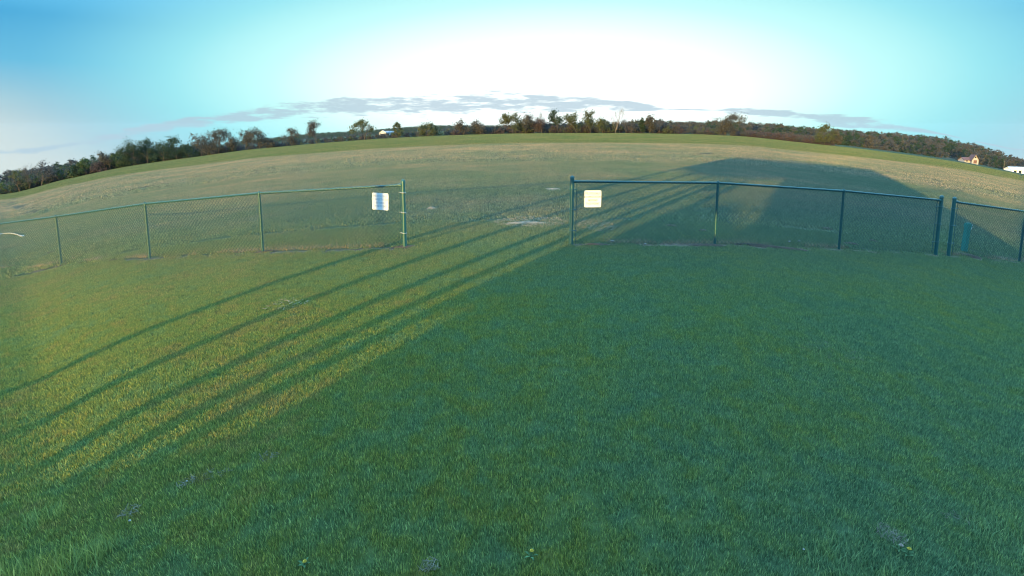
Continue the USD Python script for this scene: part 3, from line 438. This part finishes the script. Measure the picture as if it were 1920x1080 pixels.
for a in [
 ('bush', 'olive yellow bush at the far left edge of the tree line', 'bush', 24, 316, 34, 'bush', 'olive'), ('tree', 'grey bare tree just right of the olive bush at the far left', 'tree', 66, 303, 36, 'leafing', 'grey'), ('tree', 'thin grey bare tree between the olive bush and a wider grey tree', 'tree', 44, 310, 20, 'bare', 'grey'),
 ('tree', 'small narrow dark tree left of the dark green rounded tree', 'tree', 137, 306, 15, 'dense', 'dark'), ('tree', 'dark green rounded tree standing over low bushes on the left', 'tree', 153, 296, 23, 'dense', 'green'), ('bush', 'low reddish bush right of the dark green rounded tree', 'bush', 181, 305, 30, 'bush', 'red'),
 ('tree', 'bare twiggy tree behind the reddish bush', 'tree', 200, 286, 20, 'leafing', 'brown'), ('tree', 'mid green dense tree left of the tall leafy group', 'tree', 218, 285, 30, 'dense', 'green'), ('tree', 'tall dark leafing tree with an open top, left of the big dark trees', 'tree', 254, 262, 42, 'leafing', 'dark', 225, None, 1.6),
 ('tree', 'dark tree filled in beside the tall open topped one', 'tree', 272, 261, 26, 'leafing', 'dark', 225, None, 1.3), ('tree', 'broad low dark tree below the tall open topped one', 'tree', 246, 284, 40, 'bush', 'dark'), ('tree', 'big dark round tree, left of a pair', 'tree', 301, 263, 46, 'dense', 'dark', 225, None, 1.5), ('tree', 'big dark round tree, right and taller of a pair', 'tree', 328, 257, 46, 'dense', 'dark', 225, None, 1.5),
 ('bush', 'wide dark bush filling under the pair of big dark trees', 'bush', 350, 275, 44, 'bush', 'dark', 225, None, 1.3), ('tree', 'brownish budding tree right of the big dark pair', 'tree', 375, 251, 42, 'leafing', 'brown', 225, None, 1.5), ('bush', 'ochre low bush under the brownish budding tree', 'bush', 398, 270, 40, 'bush', 'brown'), ('tree', 'feathery tall twiggy tree, right of the brownish budding tree', 'tree', 408, 243, 32, 'leafing', 'brown', 225, None, 1.2),
 ('tree', 'small feathery tree in the dip of the left tree line', 'tree', 434, 257, 18, 'leafing', 'brown'), ('tree', 'narrow brown tree left of a wide feathery one', 'tree', 459, 246, 17, 'leafing', 'brown'), ('tree', 'wide feathery brown tree above the left fence', 'tree', 486, 243, 38, 'leafing', 'brown', 225, None, 1.3), ('bush', 'low brown bush beside the wide feathery tree', 'bush', 502, 262, 26, 'bush', 'brown'),
 ('tree', 'brown spiky tree standing alone before the blue hill', 'tree', 545, 242, 30, 'leafing', 'brown'), ('tree', 'slim grey tree leaning left, alone before the blue hill', 'tree', 592, 229, 22, 'leafing', 'grey'),
 ('tree', 'broad umbrella shaped tree with a clear trunk, left of the white house', 'tree', 683, 224, 48, 'umbrella', 'olive'), ('tree', 'small upright tree right of the white house', 'tree', 745, 230, 20, 'dense', 'olive'), ('tree', 'rounded olive tree leafy down to the ground', 'tree', 803, 231, 38, 'dense', 'olive', 225, None, 1.3),
 ('tree', 'brown twiggy tree at the left start of the central thicket', 'tree', 869, 227, 26, 'leafing', 'brown'), ('tree', 'brown twiggy tree, second one of the central thicket', 'tree', 900, 228, 24, 'leafing', 'brown'), ('tree', 'leafy tree at the left of the central group of four', 'tree', 945, 214, 19, 'leafing', 'olive'), ('tree', 'leafy tree close right of the first in the central group', 'tree', 967, 213, 19, 'leafing', 'olive'), ('tree', 'third leafy tree of the central group, slightly shorter', 'tree', 985, 215, 22, 'leafing', 'brown'),
 ('tree', 'low pinkish twiggy tree below the central group', 'tree', 1002, 224, 26, 'leafing', 'red'), ('tree', 'thin pale bare tree right of the central group', 'tree', 1016, 209, 17, 'bare_pale', 'grey'), ('tree', 'dark twisted tree leaning left with layered clumps', 'tree', 1048, 207, 22, 'leafing', 'dark', 225, None, 1.1), ('tree', 'dense leafy tree right of the dark twisted tree', 'tree', 1081, 214, 26, 'leafing', 'olive', 225, None, 1.4), ('tree', 'spiky tree between the dense leafy tree and the tall bare one', 'tree', 1107, 208, 20, 'leafing', 'olive'),
 ('tree', 'small rounded tree left of the tall bare tree', 'tree', 1130, 223, 20, 'leafing', 'olive'), ('tree', 'tall pale bare tree with a forked fan of branches', 'tree', 1154, 199, 32, 'bare_pale', 'grey', 225, None, .35), ('tree', 'small bare tree right of the tall pale bare tree', 'tree', 1174, 224, 12, 'bare', 'grey'), ('tree', 'smaller bare tree, second right of the tall pale bare tree', 'tree', 1185, 226, 10, 'bare', 'grey'),
 ('tree', 'narrow dark conical tree left of a spiky one', 'tree', 1203, 220, 11, 'dense', 'dark'), ('tree', 'spiky leafing tree right of the narrow conical tree', 'tree', 1218, 216, 19, 'leafing', 'brown'), ('tree', 'rounded bare tree at the right end of the central thicket', 'tree', 1236, 222, 18, 'bare', 'grey'),
 ('tree', 'large tangled brown tree standing alone above the shadow', 'tree', 1358, 216, 40, 'leafing', 'brown', 225, None, 1.9), ('bush', 'leafy brown bush at the foot of the large tangled tree', 'bush', 1362, 232, 36, 'bush', 'brown'), ('tree', 'tall olive tree at the right before the wooded hill', 'tree', 1548, 234, 38, 'dense', 'olive', 225, None, 1.5), ('tree', 'rounded olive tree leaning on the tall one before the wooded hill', 'tree', 1566, 244, 24, 'dense', 'brown', 225, None, 1.2)]:
    tree(*a[:8], *(a[8:9] or [225.0]), G, *(a[10:11] or [1.0]))

# low thicket along the edge, one tangled mass of shrubs
def shrub(rng, h=2.0, w=2.6, n=300): return sprays(lobes(h, w, rng, 12, .1, .95, .9), n, .33, .30, rng)
def mass(name, label, category, pts, heights, protos, seed, kind='stuff'):
    rng = np.random.default_rng(seed); pi = UsdGeom.PointInstancer.Define(stage, path_for(name)); tag(pi, label, category, kind=kind); root = str(pi.GetPath()); rel = pi.CreatePrototypesRel(); UsdGeom.Scope.Define(stage, root + '/plants')
    for m, mat_ in protos: rel.AddTarget(part('plant', m, LEAVES[mat_], root + '/plants').GetPath())
    n = len(pts); yaw = rng.uniform(0, 2 * np.pi, n); pi.CreatePositionsAttr(Vt.Vec3fArray.FromNumpy(np.asarray(pts, np.float32)))
    pi.CreateOrientationsAttr(Vt.QuathArray([Gf.Quath(float(math.cos(a / 2)), 0.0, 0.0, float(math.sin(a / 2))) for a in yaw])); s = np.asarray(heights) ; wv = s * rng.uniform(.85, 1.25, n)
    pi.CreateScalesAttr(Vt.Vec3fArray.FromNumpy(np.column_stack([wv, wv, s]).astype(np.float32))); pi.CreateProtoIndicesAttr(Vt.IntArray.FromNumpy(rng.integers(0, len(protos), n).astype(np.int32)))
rng = np.random.default_rng(33)
def strip(px0, px1, n, top, Y=(228, 250)):
    out, hs = [], []
    for _ in range(n):
        px = rng.uniform(px0, px1); Y_ = rng.uniform(*Y); p = at_depth(px, Y_); out.append(p); hs.append(np.interp(px, *zip(*top)) * Y_ / F * rng.uniform(.55, 1.1) / 2.0)
    return out, hs
prot = [(shrub(rng), k) for k in ('red', 'brown', 'red', 'grey', 'brown', 'olive')]
a, b = strip(840, 1345, 420, [(840, 10), (930, 14), (1000, 17), (1240, 17), (1345, 10)]); mass('thicket', 'low reddish brown thicket along the middle of the field edge', 'thicket', a, b, prot, 5)
a, b = strip(430, 850, 240, [(430, 9), (850, 9)]); mass('thicket', 'thin low brown scrub at the field edge left of the white house', 'thicket', a, b, prot, 6)
a, b = strip(-60, 440, 420, [(-60, 20), (120, 20), (250, 22), (380, 18), (440, 10)]); mass('thicket', 'dark undergrowth below the trees on the left', 'thicket', a, b, [(shrub(rng), k) for k in ('dark', 'dark', 'green', 'grey', 'brown')], 7)
a, b = strip(1370, 1560, 200, [(1370, 8), (1450, 12), (1560, 12)]); mass('thicket', 'red brown scrub between the tangled tree and the olive tree on the right', 'thicket', a, b, prot[:3], 8)

# ------------------------------------------------------------------ hills and woods far off
def wood_tree(rng, n=420): return sprays(lobes(1.0, .85, rng, 16, .12, .97, .8), n, .075, .085, rng)
HILL = simple('hill_floor', (0.045, 0.042, 0.030), 0.95, 0.05, (0.075, 0.065, 0.045), 0.3, .05)
def hill(label, crest, Y0, Y1, low, n_tree, size, seed, protos, woodlabel):
    """a long hill: foot at Y0, crest at Y1 under the given skyline, falling behind"""
    rng = np.random.default_rng(seed); px = np.array([c[0] for c in crest], float); py = np.array([c[1] for c in crest], float); xs = np.linspace(px[0], px[-1], 90); rows = []
    def crestz(x): return np.array([CAMZ + ray(a, np.interp(a, px, py))[2] / ray(a, 250)[1] * 0 + ray(a, np.interp(a, px, py))[2] / ray(a, np.interp(a, px, py))[1] * Y1 - low for a in np.atleast_1d(x)])
    zc = crestz(xs); P0 = np.array([at_depth(a, Y0) for a in xs]); P1 = np.array([at_depth(a, Y1) for a in xs]); P2 = np.array([at_depth(a, Y1 * 1.35) for a in xs]); zc = np.maximum(zc, P1[:, 2] - 3)
    def surf(i, t):
        a0, a1, zz = P0[i], P1[i], zc[i]; p = a0 + (a1 - a0) * t; s = t * t * (3 - 2 * t) * .5 + t * .5; return np.array([p[0], p[1], a0[2] - 1.5 + (zz - a0[2] + 1.5) * s])
    T_ = np.linspace(0, 1, 12); V_ = np.array([[surf(i, t) for t in T_] + [np.array([P2[i, 0], P2[i, 1], P2[i, 2] - 4])] for i in range(len(xs))]); n1, n2 = V_.shape[:2]; i = np.arange(n1 - 1)[:, None] * n2; j = np.arange(n2 - 1)[None]; q = np.stack([i + j, i + n2 + j, i + n2 + j + 1, i + j + 1], -1).reshape(-1, 4)
    tag(part('hills', (V_.reshape(-1, 3), q), HILL, smooth=True), label, kind='structure')
    pts = [surf(rng.integers(0, len(xs)), t) + [rng.normal(0, 6), 0, -1.0] for t in np.clip(rng.beta(1.3, .9, n_tree), 0, 1)]; mass('wooded_hillside', woodlabel, 'wood', pts, size * rng.uniform(.6, 1.15, n_tree), protos, seed)
pr = [(wood_tree(rng), k) for k in ('grey', 'brown', 'grey', 'dark', 'grey', 'dark')]
hill('long wooded hill rising behind the right of the field', [(1180, 240), (1250, 237), (1330, 236), (1379, 236), (1430, 238), (1476, 241), (1521, 246), (1597, 249), (1642, 252), (1687, 255), (1733, 258), (1763, 262), (1793, 268), (1823, 275), (1853, 282), (1884, 293), (1920, 307), (2010, 345)], 350, 600, 6.5, 2600, 9.5, 41, pr, 'grey brown leafless wood covering the long hill on the right')
pb = [(wood_tree(rng, 260), k) for k in ('dark', 'dark', 'grey')]
hill('low blue wooded ridge far beyond the left half of the tree line', [(380, 285), (440, 272), (505, 262), (560, 256), (600, 252), (645, 250), (680, 249), (720, 245), (755, 242), (800, 239), (825, 238), (870, 239), (930, 242), (1000, 244), (1060, 246)], 1300, 2200, 6, 3500, 13, 42, pb, 'dark blue green wood on the far ridge behind the left trees')
hill('low dark wood behind the far left trees', [(-60, 345), (0, 328), (60, 322), (110, 314), (160, 309), (220, 298), (300, 285), (380, 280)], 300, 420, 4, 420, 8, 43, [(wood_tree(rng), k) for k in ('grey', 'dark', 'grey')], 'low grey blue wood seen between the left trees')

# ------------------------------------------------------------------ far buildings
WALLW = simple('white_siding', (0.46, 0.46, 0.47), 0.6, 0.3, (0.40, 0.40, 0.40), 0.1, 2); ROOFR = simple('red_roof', (0.085, 0.045, 0.045), 0.8, 0.2, (0.11, 0.06, 0.055), 0.2, 2); ROOFG = simple('grey_roof', (0.16, 0.17, 0.19), 0.7, 0.3, (0.22, 0.23, 0.25), 0.2, 2); PANE = simple('dark_pane', (0.02, 0.025, 0.03), 0.1, 0.5); BARNW = simple('pale_gable', (0.27, 0.26, 0.28), 0.8, 0.2, (0.22, 0.21, 0.22), 0.2, 2); METAL = simple('white_metal', (0.75, 0.77, 0.80), 0.45, 0.5, (0.68, 0.70, 0.73), 0.1, 1)
def house(t, w, d, hw, hr, wall, roof, ridge_x=True, wins=()):
    """walls with gables, a roof of two overhanging slopes and windows on the near side; centred on the thing's origin"""
    a, b = (w, d) if ridge_x else (d, w); g = Polygon([(-b / 2, -1.0), (b / 2, -1.0), (b / 2, hw), (0, hw + hr), (-b / 2, hw)]); m = trimesh.creation.extrude_polygon(g, a, engine='earcut'); m.apply_translation([0, 0, -a / 2])
    Mx = np.eye(4); Mx[:3, :3] = np.array([[0, 0, 1], [1, 0, 0], [0, 1, 0]]) if ridge_x else np.array([[1, 0, 0], [0, 0, -1], [0, 1, 0]]); m.apply_transform(Mx); part('wall', m, wall, t)
    o, th = 0.35, 0.16; sl = hr / (b / 2)
    for s in (-1, 1):
        pg = Polygon([(s * .0, hw + hr + .02), (s * (b / 2 + o), hw - o * sl + .02), (s * (b / 2 + o), hw - o * sl + .02 + th), (0, hw + hr + .02 + th)]); r_ = trimesh.creation.extrude_polygon(pg, a + 2 * o, engine='earcut'); r_.apply_translation([0, 0, -a / 2 - o]); r_.apply_transform(Mx); part('roof_slope', r_, roof, t)
    for x, z0, ww, hh, nm in wins: part(nm, bx(x - ww / 2, x + ww / 2, -d / 2 - .05, -d / 2 + .05, z0, z0 + hh), PANE if nm == 'window' else roof, t)
def place(px, Y): P = at_depth(px, Y); return P
t = thing('house', 'small white farmhouse with a grey roof between trees left of centre', 'house', place(718, 420) , 8); house(t, 5.0, 6, 2.6, 1.9, WALLW, ROOFG, False, [(-1.2, .9, .8, 1.1, 'window'), (1.2, .9, .8, 1.1, 'window')])
t = thing('shed', 'long white outbuilding with a grey blue roof right of the farmhouse', 'shed', place(731, 430), 0); house(t, 6.0, 5, 2.6, 1.0, WALLW, ROOFG, True, [(-1, .2, 1.6, 2.0, 'door'), (1.6, 1.0, .8, .8, 'window')])
t = thing('barn', 'red roofed barn with a tall pale gable at the foot of the right hill', 'barn', place(1830, 330), -18); house(t, 3.2, 6, 2.2, 2.9, BARNW, ROOFR, False, [(0, .2, 1.6, 1.9, 'door'), (0, 3.4, .7, .8, 'window')])
t = thing('barn', 'low red roofed wing left of the tall pale gable', 'barn', place(1816, 333), -8); house(t, 4.6, 6, 1.3, 1.5, BARNW, ROOFR, True, [(-1, .5, .8, .7, 'window'), (1, .5, .8, .7, 'window')])
t = thing('shed', 'long white metal building at the right edge of the picture', 'shed', place(1922, 330), -14); house(t, 12.5, 8, 2.2, 1.4, METAL, METAL, True, [(-4.6, .2, 1.4, 1.7, 'window'), (-2.2, .2, 1.4, 1.7, 'window'), (1.6, .2, 2.6, 2.0, 'door')])
P = place(1890, 325); t = thing('utility_pole', 'slim pale pole left of the white metal building', 'pole', P); part('pole', tube([[0, 0, -.5], [0, 0, 5.2]], [.11, .08], 8), PBARK, t); part('crossarm', bx(-.6, .6, -.05, .05, 4.6, 4.72), PBARK, t)

# ------------------------------------------------------------------ evening air: a thin even haze round everything
AIR = usdkit.material(stage, '/World/Looks/evening_air', {'v': ('principled_volume', {'color': (0.36, 0.54, 0.60), 'density': 0.00002, 'anisotropy': 0.0})}, [], volume='v.volume')
tag(part('haze', bx(-3600, 3600, -3600, 3600, -420, 26), AIR), 'thin blue evening haze over the far trees and hills', 'haze', kind='stuff')
